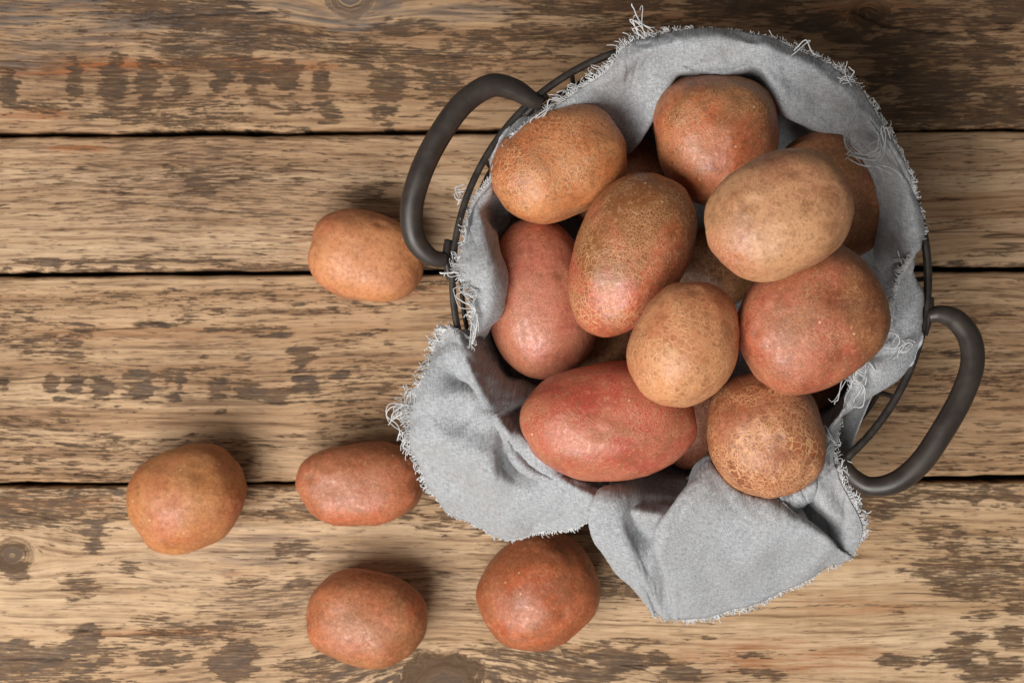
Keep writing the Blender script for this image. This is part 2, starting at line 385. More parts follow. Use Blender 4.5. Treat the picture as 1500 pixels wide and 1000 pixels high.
def handle(pts, rads, lugs):
    q = catmull([P(x, y, z) for x, y, z in pts], 8)
    rr = np.interp(np.linspace(0, 1, len(q)), np.linspace(0, 1, len(rads)), rads)
    V, F = tube(q, rr, 20); h = bpart('handle', V, F, HANDLE)
    for lg in lugs:
        V, F = tube(catmull([P(*p) for p in lg[0]], 5), lg[1], 10); bpart('bracket', V, F, IRON, h)
handle([(793,152,.121),(778,146,.1225),(752,131,.126),(718,126,.129),(678,152,.131),(643,200,.132),(617,252,.132),(603,305,.130),(608,350,.127),(630,376,.124),(652,380,.121)],
       [.0036,.0046,.0058,.0061,.0061,.0061,.0061,.0060,.0057,.0046,.0038],
       [([(800,140,.1195),(785,152,.121),(770,168,.1195)], .0022), ([(657,352,.1195),(654,378,.121),(660,408,.1195)], .0022)])
handle([(1361,463,.121),(1378,460,.1225),(1402,470,.126),(1421,497,.129),(1424,536,.131),(1408,582,.132),(1380,632,.132),(1348,678,.130),(1312,706,.127),(1276,712,.124),(1252,700,.122),(1234,678,.1205)],
       [.0036,.0046,.0058,.0061,.0061,.0061,.0061,.0060,.0057,.0050,.0044,.0034],
       [([(1362,436,.1195),(1361,462,.121),(1353,490,.1195)], .0022), ([(1265,646,.1195),(1247,664,.1212),(1229,680,.1195)], .0022)])

# ------------------------------------------------------------------ potatoes
def potato_mat(name, main, patch, dark, net=.5, nscale=300., russ=.4, seed=0., rough=.46, gd=(0., 0.)):
    t = NT(name)
    tc = t.n('ShaderNodeTexCoord').outputs['Object']
    v = t.n('ShaderNodeVectorMath', operation='ADD', i_0=tc, i_1=(seed * .37, seed * .71, seed * .13)).outputs[0]
    big = t.noise(v, 24, 4, .6, .5); mid = t.noise(v, 75, 3, .65, .3); fine = t.noise(v, 380, 3, .72); grain = t.noise(v, 1300, 2, .75)
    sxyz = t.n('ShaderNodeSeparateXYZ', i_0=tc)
    grad = t.math('ADD', t.math('MULTIPLY', sxyz.outputs[0], gd[0]), t.math('MULTIPLY', sxyz.outputs[1], gd[1]))  # one-sided tone: part russet skin, part shading put into the colour
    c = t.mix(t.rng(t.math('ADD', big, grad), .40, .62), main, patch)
    c = t.mix(t.math('MULTIPLY', t.rng(mid, .46, .66), russ), c, dark)
    c = t.mix(t.math('MULTIPLY', t.rng(fine, .50, .62), .52), c, dark)
    c = t.mix(t.math('MULTIPLY', t.rng(fine, .46, .30), .36), c, lin(212, 166, 128))
    c = t.mix(t.math('MULTIPLY', t.rng(grain, .40, .28), .38), c, lin(96, 58, 40))
    # cracked netting of the skin
    wv = t.n('ShaderNodeVectorMath', operation='ADD', i_0=v, i_1=t.n('ShaderNodeVectorMath', operation='SCALE', i_0=t.n('ShaderNodeTexNoise', i_Scale=260., i_Vector=v).outputs['Color'], i_Scale=.0042).outputs[0]).outputs[0]
    vo = t.n('ShaderNodeTexVoronoi', feature='DISTANCE_TO_EDGE', i_Scale=nscale, i_Vector=wv, i_Randomness=1.0).outputs['Distance']
    vo2 = t.n('ShaderNodeTexVoronoi', feature='DISTANCE_TO_EDGE', i_Scale=nscale * 2.1, i_Vector=wv, i_Randomness=1.0).outputs['Distance']
    area_ = t.rng(t.noise(v, 34, 3, .5), .43, .60)
    ln = t.math('MULTIPLY', t.rng(vo, .0, .11, 1., 0.), area_)
    ln2 = t.math('MULTIPLY', t.math('MULTIPLY', t.rng(vo2, .0, .16, 1., 0.), t.rng(t.noise(v, 60, 2, .5), .36, .58)), .85)
    lines = t.math('MAXIMUM', ln, ln2)
    lines = t.math('MULTIPLY', lines, t.rng(fine, .28, .52))
    c = t.mix(t.math('MULTIPLY', lines, net), c, lin(212, 160, 112))
    # golden flecks of loose skin
    c = t.mix(t.math('MULTIPLY', t.rng(grain, .60, .70), .55), c, lin(220, 170, 118))
    ey = t.math('MULTIPLY', t.attr('eye'), t.rng(mid, .30, .60))
    c = t.mix(t.math('MULTIPLY', ey, .6), c, lin(104, 66, 42))
    # scuffs: ragged paler and brown patches
    sc_ = t.noise(v, 130, 4, .75, .8)
    c = t.mix(t.math('MULTIPLY', t.rng(sc_, .60, .66), .40), c, lin(126, 84, 50))
    c = t.mix(t.math('MULTIPLY', t.rng(sc_, .38, .33), .30), c, lin(206, 150, 104))
    # lenticels: sparse pale specks, and a few darker pits
    sp = t.n('ShaderNodeTexVoronoi', feature='F1', i_Scale=105., i_Vector=v)
    pick = t.rng(t.n('ShaderNodeSeparateColor', i_0=sp.outputs['Color']).outputs[0], .62, .64)
    dot = t.math('MULTIPLY', t.rng(sp.outputs['Distance'], .045, .085, 1., 0.), pick)
    c = t.mix(t.math('MULTIPLY', dot, .75), c, lin(222, 176, 126))
    pick2 = t.rng(t.n('ShaderNodeSeparateColor', i_0=sp.outputs['Color']).outputs[1], .80, .82)
    pit = t.math('MULTIPLY', t.rng(sp.outputs['Distance'], .03, .10, 1., 0.), pick2)
    c = t.mix(t.math('MULTIPLY', pit, .55), c, lin(92, 56, 36))
    t.L(c, t.b.inputs['Base Color'])
    t.L(t.math('ADD', t.rng(fine, .3, .7, rough - .07, rough + .06), t.math('MULTIPLY', lines, .12)), t.b.inputs['Roughness'])
    t.b.inputs['Specular IOR Level'].default_value = 0.62
    hgt = t.math('ADD', t.math('ADD', t.math('MULTIPLY', fine, .55), t.math('MULTIPLY', grain, .25)), t.math('SUBTRACT', t.math('ADD', t.math('MULTIPLY', lines, .35 * net + .1), t.math('MULTIPLY', dot, .6)), t.math('MULTIPLY', pit, .6)))
    b1 = t.bump(mid, .35, .002)
    t.L(t.bump(hgt, .40, .0006, b1), t.b.inputs['Normal'])
    return t.m

ICO = {}
def ico(sub):
    if sub not in ICO:
        bm = bmesh.new(); bmesh.ops.create_icosphere(bm, subdivisions=sub, radius=1.0)
        ICO[sub] = (np.array([v.co[:] for v in bm.verts]), [tuple(v.index for v in f.verts) for f in bm.faces]); bm.free()
    return ICO[sub]

def potato_shape(d):
    """unit potato in photo-pixel units, major axis x, z towards the camera"""
    v, f = ico(d.get('sub', 5)); v = v.copy()
    rs = np.random.RandomState(d['seed'])
    p = d.get('p', 2.05 + .55 * rs.rand())
    rr = (np.abs(v[:, 0]) ** p + np.abs(v[:, 1]) ** p + np.abs(v[:, 2]) ** p) ** (-1 / p)
    off = rs.rand(3) * 40
    nn = np.array([mn.noise(Vector(q * 1.15 + off)) for q in v]); n2 = np.array([mn.noise(Vector(q * 2.6 + off + 9)) for q in v])
    n3 = np.array([mn.noise(Vector(q * 7 + off + 3)) for q in v])
    m = rr * (1 + d.get('lump', .07) * nn + d.get('l2', .030) * n2 + .006 * n3)
    ph = math.radians(d['phi'])
    for (u, w_, sg, dp) in d.get('dents', []):
        # (u, w_): position in the picture relative to the centre, in units of the half size, y up
        l = min(.98, math.hypot(u, w_)); zz = math.sqrt(max(0, 1 - l * l))
        q = np.array([u * math.cos(ph) + w_ * math.sin(ph), -u * math.sin(ph) + w_ * math.cos(ph), zz]); q /= np.linalg.norm(q)
        dd = np.arccos(np.clip(v @ q, -1, 1)); m = m * (1 - dp * np.exp(-(dd / sg) ** 2))
    eye = np.zeros(len(v))
    for k in range(9):   # eyes
        q = rs.randn(3); q /= np.linalg.norm(q); dd = np.arccos(np.clip(v @ q, -1, 1))
        eye = np.maximum(eye, np.exp(-(dd / .07) ** 2) * rs.uniform(.4, 1))
        m = m * (1 - .026 * np.exp(-(dd / .075) ** 2) + .010 * np.exp(-((dd - .17) / .07) ** 2))
    v = v * m[:, None]
    e = d.get('egg', 0.)
    sc = 1 + e * v[:, 0]
    bend = d.get('bend', 0.)
    x = v[:, 0] * d['a']; y = v[:, 1] * d['b'] * sc + bend * d['a'] * (v[:, 0] ** 2 - .4); z = v[:, 2] * d['b'] * d.get('th', .9) * sc
    # fit the outline in plan to the measured half sizes
    x = (x - (x.max() + x.min()) / 2) * d['a'] / ((x.max() - x.min()) / 2); y = (y - (y.max() + y.min()) / 2) * d['b'] / ((y.max() - y.min()) / 2)
    c, s = math.cos(ph), math.sin(ph)
    out = np.stack([x * c - y * s, x * s + y * c, z], -1)
    d['eye'] = eye
    return out, f

placed = []      # (bvh, dict with centre, ellipsoid) of what stands already
ELL = []
def put_potato(d, floor, obstacles, zstart=.22):
    loc, f = potato_shape(d)
    def world(z):
        k = (CAM_H - z) / PPM; c = P(d['px'], d['py'], z)
        return loc * k + np.array(c), c, k
    def hits(z):
        w_, c, k = world(z)
        if w_[:, 2].min() < floor: return True
        fl = f
        b = BVHTree.FromPolygons(w_.tolist(), fl)
        return any(b.overlap(o) for o in obstacles)
    z = zstart; st = .006
    while not hits(z - st) and z > .01: z -= st
    lo_, hi_ = z - st, z
    for _ in range(7):
        m = (lo_ + hi_) / 2
        if hits(m): lo_ = m
        else: hi_ = m
    z = hi_
    w_, c, k = world(z)
    zb = w_[:, 2].min()
    base = np.array([c.x, c.y, zb])
    o = mesh_obj('potato', w_ - base, f, None); o.location = base
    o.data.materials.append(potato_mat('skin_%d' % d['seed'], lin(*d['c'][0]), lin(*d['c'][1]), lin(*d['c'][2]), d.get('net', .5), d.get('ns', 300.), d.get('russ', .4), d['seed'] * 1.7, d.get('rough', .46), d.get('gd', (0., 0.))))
    at = o.data.attributes.new('eye', 'FLOAT', 'POINT'); at.data.foreach_set('value', d['eye'].astype(np.float32))
    tag(o, d['label'], 'potato', d['group'])
    ph = math.radians(d['phi'])
    ELL.append((np.array(c), ph, d['a'] * k, d['b'] * k, d['b'] * d.get('th', .9) * k))
    b = BVHTree.FromPolygons(w_.tolist(), f)
    return b, z

TAN = ((200,150,106), (190,128,96), (160,112,72)); 
G1 = 'potatoes piled in the basket'; G2 = 'loose potatoes on the table'
POT = [  # lower layer seen in the gaps
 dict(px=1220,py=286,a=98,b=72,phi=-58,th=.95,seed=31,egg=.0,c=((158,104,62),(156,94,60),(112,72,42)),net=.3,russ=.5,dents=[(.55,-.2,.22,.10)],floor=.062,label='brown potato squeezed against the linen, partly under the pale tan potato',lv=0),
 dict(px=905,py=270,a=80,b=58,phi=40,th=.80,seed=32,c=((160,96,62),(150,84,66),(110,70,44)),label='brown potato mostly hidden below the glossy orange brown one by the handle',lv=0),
 dict(px=1042,py=392,a=72,b=62,phi=10,th=.9,seed=33,c=((132,82,46),(118,70,42),(92,56,34)),label='shaded brown potato deep in the middle gap of the pile',lv=0),  # skin colours darkened to paint in deeper shade for the gap
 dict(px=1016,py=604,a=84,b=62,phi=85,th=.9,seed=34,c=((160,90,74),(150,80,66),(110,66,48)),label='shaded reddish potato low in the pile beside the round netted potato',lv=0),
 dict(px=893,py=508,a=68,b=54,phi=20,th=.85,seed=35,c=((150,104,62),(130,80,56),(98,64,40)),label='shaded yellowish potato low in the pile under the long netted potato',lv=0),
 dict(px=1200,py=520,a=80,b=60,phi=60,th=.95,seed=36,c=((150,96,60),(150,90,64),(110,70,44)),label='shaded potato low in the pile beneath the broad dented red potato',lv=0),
 # middle
 dict(px=793,py=437,a=119,b=81,phi=98,th=.86,egg=-.10,lump=.0,l2=.012,p=2.15,seed=41,floor=.062,c=((190,106,88),(180,104,82),(134,78,54)),net=.45,ns=520.,russ=.35,rough=.37,label='long pear shaped pink potato next to the inward folded linen edge',lv=1),
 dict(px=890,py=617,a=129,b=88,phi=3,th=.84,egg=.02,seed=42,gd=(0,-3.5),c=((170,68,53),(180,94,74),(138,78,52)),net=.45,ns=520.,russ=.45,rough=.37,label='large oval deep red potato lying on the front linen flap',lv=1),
 dict(px=1121,py=636,a=95,b=86,phi=112,th=.9,seed=43,c=((158,88,54),(178,112,82),(112,64,38)),net=1.0,ns=250.,russ=.4,label='round brown potato with coarse cracked netting over its skin',lv=1),
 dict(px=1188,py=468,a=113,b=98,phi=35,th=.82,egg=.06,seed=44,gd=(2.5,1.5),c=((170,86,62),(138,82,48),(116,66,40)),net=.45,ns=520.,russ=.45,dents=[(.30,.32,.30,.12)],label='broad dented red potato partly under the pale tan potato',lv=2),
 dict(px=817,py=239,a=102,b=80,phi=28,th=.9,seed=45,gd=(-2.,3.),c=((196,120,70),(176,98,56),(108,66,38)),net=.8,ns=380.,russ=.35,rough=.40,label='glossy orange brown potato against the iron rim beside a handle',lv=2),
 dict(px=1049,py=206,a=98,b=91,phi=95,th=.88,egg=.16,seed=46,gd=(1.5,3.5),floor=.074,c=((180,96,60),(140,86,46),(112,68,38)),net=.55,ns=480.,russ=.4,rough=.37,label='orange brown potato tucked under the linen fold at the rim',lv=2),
 # top
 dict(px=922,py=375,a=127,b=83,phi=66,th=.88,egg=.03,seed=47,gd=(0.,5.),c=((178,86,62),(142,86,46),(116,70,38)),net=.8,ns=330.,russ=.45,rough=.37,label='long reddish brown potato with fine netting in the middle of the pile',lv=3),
 dict(px=1004,py=504,a=96,b=79,phi=68,th=.9,seed=48,c=((196,130,88),(186,108,72),(140,84,50)),net=.9,ns=220.,russ=.3,label='small tan orange potato with wrinkled pale netting atop the pile',lv=3),
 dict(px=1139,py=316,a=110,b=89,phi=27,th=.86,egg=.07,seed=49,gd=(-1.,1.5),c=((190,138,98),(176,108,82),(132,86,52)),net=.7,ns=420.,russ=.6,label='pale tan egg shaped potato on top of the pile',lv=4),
]
LOOSE = [
 dict(px=538,py=376,a=85,b=66,phi=-12,th=.84,egg=-.06,seed=61,c=((204,132,84),(186,106,72),(150,92,56)),net=.3,ns=520.,russ=.3,rough=.52,label='loose pale orange potato on the planks under the basket handle'),
 dict(px=275,py=729,a=89,b=77,phi=28,th=.86,seed=62,c=((190,124,70),(180,102,62),(136,84,46)),net=.3,ns=520.,russ=.35,rough=.52,dents=[(-.72,-.62,.22,.05)],label='loose broad tan potato lying across the plank gap, farthest from the basket'),
 dict(px=526,py=709,a=92,b=61,phi=5,th=.9,egg=.03,p=2.7,lump=.04,seed=63,c=((184,98,66),(164,90,58),(128,76,44)),net=.3,ns=520.,russ=.35,rough=.44,dents=[(-.78,-.55,.34,.26)],label='loose oblong pink potato with a pinched end beside the linen flap'),
 dict(px=537,py=905,a=89,b=71,phi=-6,th=.86,seed=64,c=((178,96,60),(164,100,60),(114,68,40)),net=.3,ns=520.,russ=.35,rough=.48,dents=[(-.98,.0,.16,.07)],label='loose oval reddish potato with a notch in its side, alone on the front plank'),
 dict(px=789,py=866,a=91,b=82,phi=42,th=.88,seed=65,c=((180,88,50),(154,76,44),(112,62,36)),net=.3,ns=520.,russ=.3,rough=.40,label='loose round glossy orange red potato just below the linen hem'),
]
for d in LOOSE:
    d['group'] = G2; put_potato(d, 0.0, [], .08)
FLOOR = 0.0415    # the bunched cloth fills the bottom of the basket
obs = [rim_bvh]
for d in POT:
    d['group'] = G1; d['px'] += 0
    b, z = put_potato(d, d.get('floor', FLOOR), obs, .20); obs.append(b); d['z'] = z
    print('potato', d['seed'], 'z %.3f' % z)

# ------------------------------------------------------------------ linen cloth
# columns run clockwise in the picture; five points each from the inner lip to the frayed edge (px, py, z); last: fringe length (mm)
CL = [
 ([(745,330,.075),(724,318,.085),(706,296,.113),(697,300,.108),(688,300,.116)],3),
 ([(785,248,.070),(768,240,.095),(760,234,.112),(755,229,.119),(750,224,.122)],2),
 ([(850,195,.080),(838,184,.105),(828,174,.119),(820,167,.124),(812,160,.125)],4),
 ([(915,228,.085),(910,168,.102),(905,138,.114),(896,120,.124),(887,107,.126)],4.5),
 ([(960,168,.108),(946,136,.112),(934,110,.119),(925,88,.128),(915,70,.125)],4.5),
 ([(991,112,.112),(982,97,.117),(972,86,.121),(962,70,.130),(954,52,.124)],4),
 ([(1025,110,.114),(1022,98,.119),(1018,84,.124),(1011,60,.131),(1003,47,.124)],2.5),
 ([(1066,111,.114),(1066,99,.119),(1066,85,.124),(1064,60,.131),(1061,46,.124)],2),
 ([(1114,103,.114),(1110,94,.120),(1107,86,.124),(1109,66,.130),(1114,53,.123)],2),
 ([(1143,166,.112),(1143,141,.121),(1146,110,.121),(1153,82,.128),(1163,69,.122)],4.5),
 ([(1195,192,.102),(1191,162,.116),(1191,131,.121),(1199,106,.128),(1212,94,.122)],4.5),
 ([(1242,210,.096),(1243,195,.113),(1246,170,.121),(1252,150,.128),(1264,137,.122)],4.5),
 ([(1262,246,.100),(1276,236,.110),(1290,226,.121),(1301,216,.127),(1310,209,.122)],4),
 ([(1281,292,.100),(1298,287,.112),(1317,281,.123),(1330,277,.128),(1339,274,.124)],3),
 ([(1284,350,.100),(1304,348,.113),(1326,346,.124),(1342,344,.128),(1351,342,.125)],3),
 ([(1288,390,.100),(1314,387,.112),(1332,385,.126),(1340,381,.130),(1336,376,.131)],3),
 ([(1300,422,.080),(1328,424,.110),(1347,420,.126),(1337,414,.131),(1319,408,.131)],3),
 ([(1302,450,.080),(1332,457,.108),(1350,455,.125),(1331,454,.131),(1307,452,.129)],5),
 ([(1300,505,.085),(1330,510,.106),(1347,503,.124),(1326,499,.131),(1302,496,.129)],6),
 ([(1275,555,.085),(1302,560,.104),(1318,546,.123),(1296,532,.131),(1270,521,.129)],6),
 ([(1228,590,.085),(1240,606,.100),(1260,597,.121),(1258,575,.129),(1250,556,.127)],5),
 ([(1203,650,.088),(1203,650,.108),(1206,637,.124),(1218,626,.127),(1230,612,.122)],3),
 ([(1195,672,.088),(1199,678,.114),(1205,672,.125),(1213,668,.121),(1220,660,.120)],4),
 ([(1188,702,.085),(1197,706,.110),(1206,706,.123),(1217,700,.119),(1226,694,.120)],4.5),
 ([(1172,716,.092),(1192,734,.106),(1211,742,.122),(1229,737,.120),(1243,727,.122)],4.5),
 ([(1160,722,.094),(1188,742,.104),(1218,764,.113),(1244,772,.114),(1262,771,.113)],4),
 ([(1148,742,.090),(1172,766,.098),(1204,790,.104),(1230,808,.102),(1252,806,.100)],2),
 ([(1138,728,.108),(1168,752,.126),(1203,782,.126),(1228,804,.112),(1240,820,.092)],2.5),
 ([(1120,716,.108),(1130,736,.127),(1150,775,.129),(1165,815,.112),(1180,848,.088)],3),
 ([(1085,694,.110),(1086,712,.126),(1090,762,.130),(1100,820,.110),(1115,876,.080)],4),
 ([(1040,668,.114),(1034,692,.131),(1022,752,.133),(1034,825,.112),(1052,893,.076)],4),
 ([(1012,698,.105),(990,732,.129),(960,781,.128),(974,830,.116),(1005,904,.072)],2.5),
 ([(1016,712,.085),(1004,740,.101),(974,787,.102),(972,826,.106),(985,907,.070)],1),
 ([(950,705,.094),(950,728,.110),(940,778,.108),(945,826,.112),(966,901,.072)],2.5),
 ([(928,702,.104),(918,722,.128),(908,762,.130),(924,818,.116),(952,893,.076)],3.5),
 ([(893,704,.110),(878,722,.130),(862,754,.130),(882,810,.114),(934,869,.080)],3.5),
 ([(902,708,.092),(906,728,.104),(906,757,.102),(914,800,.092),(936,850,.080)],.6),
 ([(874,702,.104),(880,714,.113),(882,738,.110),(878,756,.104),(868,771,.096)],1.5),
 ([(860,700,.104),(858,712,.120),(854,735,.120),(850,754,.112),(846,770,.102)],2.5),
 ([(832,698,.104),(826,711,.117),(817,733,.116),(806,760,.102),(796,780,.088)],3),
 ([(786,688,.100),(772,700,.116),(764,722,.117),(748,756,.102),(730,784,.084)],2.5),
 ([(756,660,.095),(740,674,.116),(722,697,.124),(694,726,.104),(662,748,.080)],2),
 ([(748,626,.084),(736,636,.112),(710,662,.128),(672,690,.109),(634,712,.088)],3),
 ([(766,594,.088),(732,610,.100),(690,632,.120),(648,648,.121),(608,652,.100)],5),
 ([(792,574,.084),(722,600,.088),(672,608,.120),(634,614,.118),(600,612,.106)],9),
 ([(772,562,.084),(712,574,.080),(668,578,.126),(634,586,.122),(602,590,.110)],8),
 ([(746,552,.085),(705,556,.080),(668,548,.112),(644,546,.120),(628,546,.117)],5),
 ([(724,538,.088),(702,530,.082),(677,514,.112),(658,506,.119),(642,502,.114)],5),
 ([(718,508,.092),(705,500,.085),(695,492,.100),(680,482,.110),(664,473,.113)],3),
 ([(712,492,.088),(714,490,.100),(706,488,.112),(698,490,.118),(692,496,.119)],5),
 ([(722,445,.086),(737,447,.110),(721,441,.126),(706,438,.127),(694,434,.124)],5),
 ([(728,400,.085),(740,400,.110),(722,390,.129),(698,388,.130),(674,388,.126)],5),
 ([(730,355,.085),(726,345,.104),(710,333,.122),(694,338,.121),(682,350,.123)],4),
]
NC = len(CL); RIM_TOP = RIM_Z + .0060
ctrl = []
for pts, fl in CL:
    a = P(*pts[0]); ang = math.atan2(a.y - RY, a.x - RX)
    r1 = min(math.hypot(a.x - RX, a.y - RY), .112)
    row = [(RX + r * math.cos(ang), RY + r * math.sin(ang), z) for r, z in ((.035, .0395), (.078, .0398), (.0995, .048), (.1070, .070))]
    cp = []
    for n_, q in enumerate(pts):
        zz = q[2]
        if True:
            for _ in range(3):
                p_ = P(q[0], q[1], zz); rr_ = math.hypot(p_.x - RX, p_.y - RY)
                zz = max(q[2], RIM_TOP - (1.1 * (rr_ - RR) if rr_ > RR else 3.0 * (RR - rr_)))
        cp.append(tuple(P(q[0], q[1], zz)))
    ctrl.append(row + cp)
ctrl = np.array(ctrl)                     # NC x 9 x 3
UPC, UPR = 13, 12
A = np.stack([catmull(ctrl[:, j], UPC, True) for j in range(ctrl.shape[1])], 1)
G = np.stack([catmull(A[i], UPR) for i in range(A.shape[0])], 0)   # n x m x 3
nC, nR = G.shape[:2]

def normals(G):
    du = np.roll(G, -1, 0) - np.roll(G, 1, 0); dv = np.gradient(G, axis=1)
    n = np.cross(dv, du); n /= (np.linalg.norm(n, axis=2)[:, :, None] + 1e-12)
    return n
# metric coordinates on the cloth
lenr = np.linalg.norm(np.diff(G, axis=1), axis=2); vv = np.concatenate([np.zeros((nC, 1)), np.cumsum(lenr, 1)], 1)
midr = 6 * UPR
lenc = np.linalg.norm(np.roll(G[:, midr], -1, 0) - G[:, midr], axis=1); uu = np.concatenate([[0], np.cumsum(lenc)[:-1]]); UT = lenc.sum()
cu, sv = np.meshgrid(uu, np.arange(nR), indexing='ij')
# seeds for wrinkles: noise in metric coordinates (periodic by construction of a ring)
th = cu / UT * 2 * math.pi; rx_, ry_ = np.cos(th) * UT / 6.283, np.sin(th) * UT / 6.283
wr = (fbm(rx_ * 95 + 50, ry_ * 95 + vv * 60 + 50, 3, 5) - .5) * .0050 + (fbm(rx_ * 40 + vv * 45, ry_ * 40 + 90, 2, 15) - .5) * .006
fade = sstep(2.5 * UPR, 4.5 * UPR, sv)
G0 = G.copy(); G = G + normals(G) * (wr * fade)[:, :, None]

def collide(G, margin):
    X = G.reshape(-1, 3)
    for (c, ph, a, b, h) in ELL:
        d = X - c
        cs, sn = math.cos(ph), math.sin(ph)
        q = np.stack([(d[:, 0] * cs + d[:, 1] * sn) / (a + margin), (-d[:, 0] * sn + d[:, 1] * cs) / (b + margin), d[:, 2] / (h + margin)], -1)
        l = np.linalg.norm(q, axis=1)
        ins = l < 1
        if ins.any():
            qq = q[ins]; s = (1 / np.maximum(l[ins], .35))[:, None]
            # leave the potato towards the basket wall rather than upwards through the pile
            qq = qq * s
            X[ins] = np.stack([c[0] + (qq[:, 0] * (a + margin)) * cs - (qq[:, 1] * (b + margin)) * sn,
                               c[1] + (qq[:, 0] * (a + margin)) * sn + (qq[:, 1] * (b + margin)) * cs,
                               c[2] + qq[:, 2] * (h + margin)], -1)
    return X.reshape(G.shape)

def relax(G, T, its=70, slack=1.012):
    hu = np.linalg.norm(np.roll(T, -1, 0) - T, axis=2) * slack; hv = np.linalg.norm(np.diff(T, axis=1), axis=2) * slack
    # even out the rest lengths so that the weave keeps a believable metric
    def pull(a, b, r, k=.5):
        d = b - a; l = np.linalg.norm(d, axis=-1)[..., None] + 1e-9
        c = d * (1 - r[..., None] / l) * k
        return c
    w = (0.10 * (1 - fade) + 0.045 * fade + .05 * (sv == nR - 1))[:, :, None]
    n = G.shape[0]
    for it in range(its):
        for par in (0, 1):
            i = np.arange(par, n - (n % 2 if par == 0 else 0), 2); j = (i + 1) % n
            c = pull(G[i], G[j], hu[i]); G[i] += c; G[j] -= c
            i = np.arange(par, nR - 1, 2); c = pull(G[:, i], G[:, i + 1], hv[:, i]); G[:, i] += c; G[:, i + 1] -= c
        # bending: gentle smoothing
        L1 = (np.roll(G, 1, 0) + np.roll(G, -1, 0)) / 2 - G
        G = G + .05 * L1
        L2 = np.zeros_like(G); L2[:, 1:-1] = (G[:, :-2] + G[:, 2:]) / 2 - G[:, 1:-1]; G = G + .05 * L2
        G = G + w * (T - G)
        if it % 6 == 5: G = collide(G, .0012)
    for _ in range(5):
        L1 = (np.roll(G, 1, 0) + np.roll(G, -1, 0)) / 2 - G; G = G + .25 * L1
        L2 = np.zeros_like(G); L2[:, 1:-1] = (G[:, :-2] + G[:, 2:]) / 2 - G[:, 1:-1]; G = collide(G + .25 * L2, .0010)
    return G
G = relax(G, G0 + normals(G0) * (wr * .8 * fade)[:, :, None])
G[:, :, 2] = np.maximum(G[:, :, 2], .0385)
rr_ = np.hypot(G[:, :, 0] - RX, G[:, :, 1] - RY)
lim = np.interp(G[:, :, 2], [0, .035, .066, .096, .117], [.1000, .1060, .1110, .1158, .1195])
k_ = np.where((sv < 5.3 * UPR) & (G[:, :, 2] < .117), np.minimum(1, lim / rr_), 1.0)
G[:, :, 0] = RX + (G[:, :, 0] - RX) * k_; G[:, :, 1] = RY + (G[:, :, 1] - RY) * k_
tent = RIM_TOP - np.where(rr_ > RR, 1.1 * (rr_ - RR), 3.0 * (RR - rr_))
G[:, :, 2] = np.where(sv >= 3.2 * UPR, np.maximum(G[:, :, 2], tent), G[:, :, 2])
NRM = normals(G)
cr = 0
for k_s, a_s, sd in ((34, .0011, 61), (70, .0008, 67), (120, .0005, 73)):
    nn_ = fbm(rx_ * k_s + vv * k_s * .9 + 20, ry_ * k_s * .55 + vv * k_s * .35 + 40, 3, sd)
    msk = sstep(.42, .60, fbm(rx_ * 30 + 7, ry_ * 30 + vv * 30, 2, sd + 3))
    cr = cr + a_s * (np.exp(-np.abs(nn_ - .5) / .028) - .25) * msk
G = G + NRM * (cr * fade)[:, :, None]
fine = (fbm(rx_ * 420 + vv * 100, ry_ * 420 + vv * 300, 3, 25) - .5) * .0006
G = G + NRM * (fine * fade)[:, :, None]

cm = NT('grey_linen')
uvn = cm.n('ShaderNodeUVMap').outputs[0]
sx = cm.n('ShaderNodeSeparateXYZ', i_0=uvn)
slu = cm.noise(cm.scale(uvn, 260, 1600, 1), 1, 2, .6); slv = cm.noise(cm.scale(uvn, 1600, 260, 1), 1, 2, .6)
K = 2 * math.pi / 0.0010
wu = cm.math('SINE', cm.math('ADD', cm.math('MULTIPLY', sx.outputs[0], K), cm.math('MULTIPLY', slv, 3.5)))
wv_ = cm.math('SINE', cm.math('ADD', cm.math('MULTIPLY', sx.outputs[1], K), cm.math('MULTIPLY', slu, 3.5)))
weave = cm.math('MULTIPLY', wu, wv_)
obj = cm.n('ShaderNodeTexCoord').outputs['Object']
spk = cm.noise(obj, 1100, 3, .75); cloud = cm.noise(obj, 38, 3, .5); 
f = cm.math('ADD', cm.math('MULTIPLY', cm.math('ADD', slu, slv), .38), cm.math('ADD', cm.math('MULTIPLY', weave, .05), cm.math('MULTIPLY', spk, .22)))
c = cm.mix(cm.rng(f, .34, .66), lin(130, 132, 135), lin(188, 190, 193))
c = cm.mix(cm.math('MULTIPLY', cm.rng(cloud, .42, .66), .22), c, lin(150, 142, 136))
cm.L(c, cm.b.inputs['Base Color']); cm.b.inputs['Roughness'].default_value = .9; cm.b.inputs['Specular IOR Level'].default_value = .12
cm.b.inputs['Sheen Weight'].default_value = .15
hh = cm.math('ADD', cm.math('MULTIPLY', weave, .12), cm.math('MULTIPLY', cm.math('ADD', slu, slv), 1.2))
cm.L(cm.bump(hh, .55, .00045), cm.b.inputs['Normal'])
LINEN = cm.m
tmn = NT('linen_thread'); ob = tmn.n('ShaderNodeTexCoord').outputs['Object']
tmn.L(tmn.mix(tmn.rng(tmn.noise(ob, 300, 2), .3, .7), lin(178, 178, 179), lin(210, 210, 209)), tmn.b.inputs['Base Color'])
tmn.b.inputs['Roughness'].default_value = .9; tmn.b.inputs['Specular IOR Level'].default_value = .1
THREAD = tmn.m

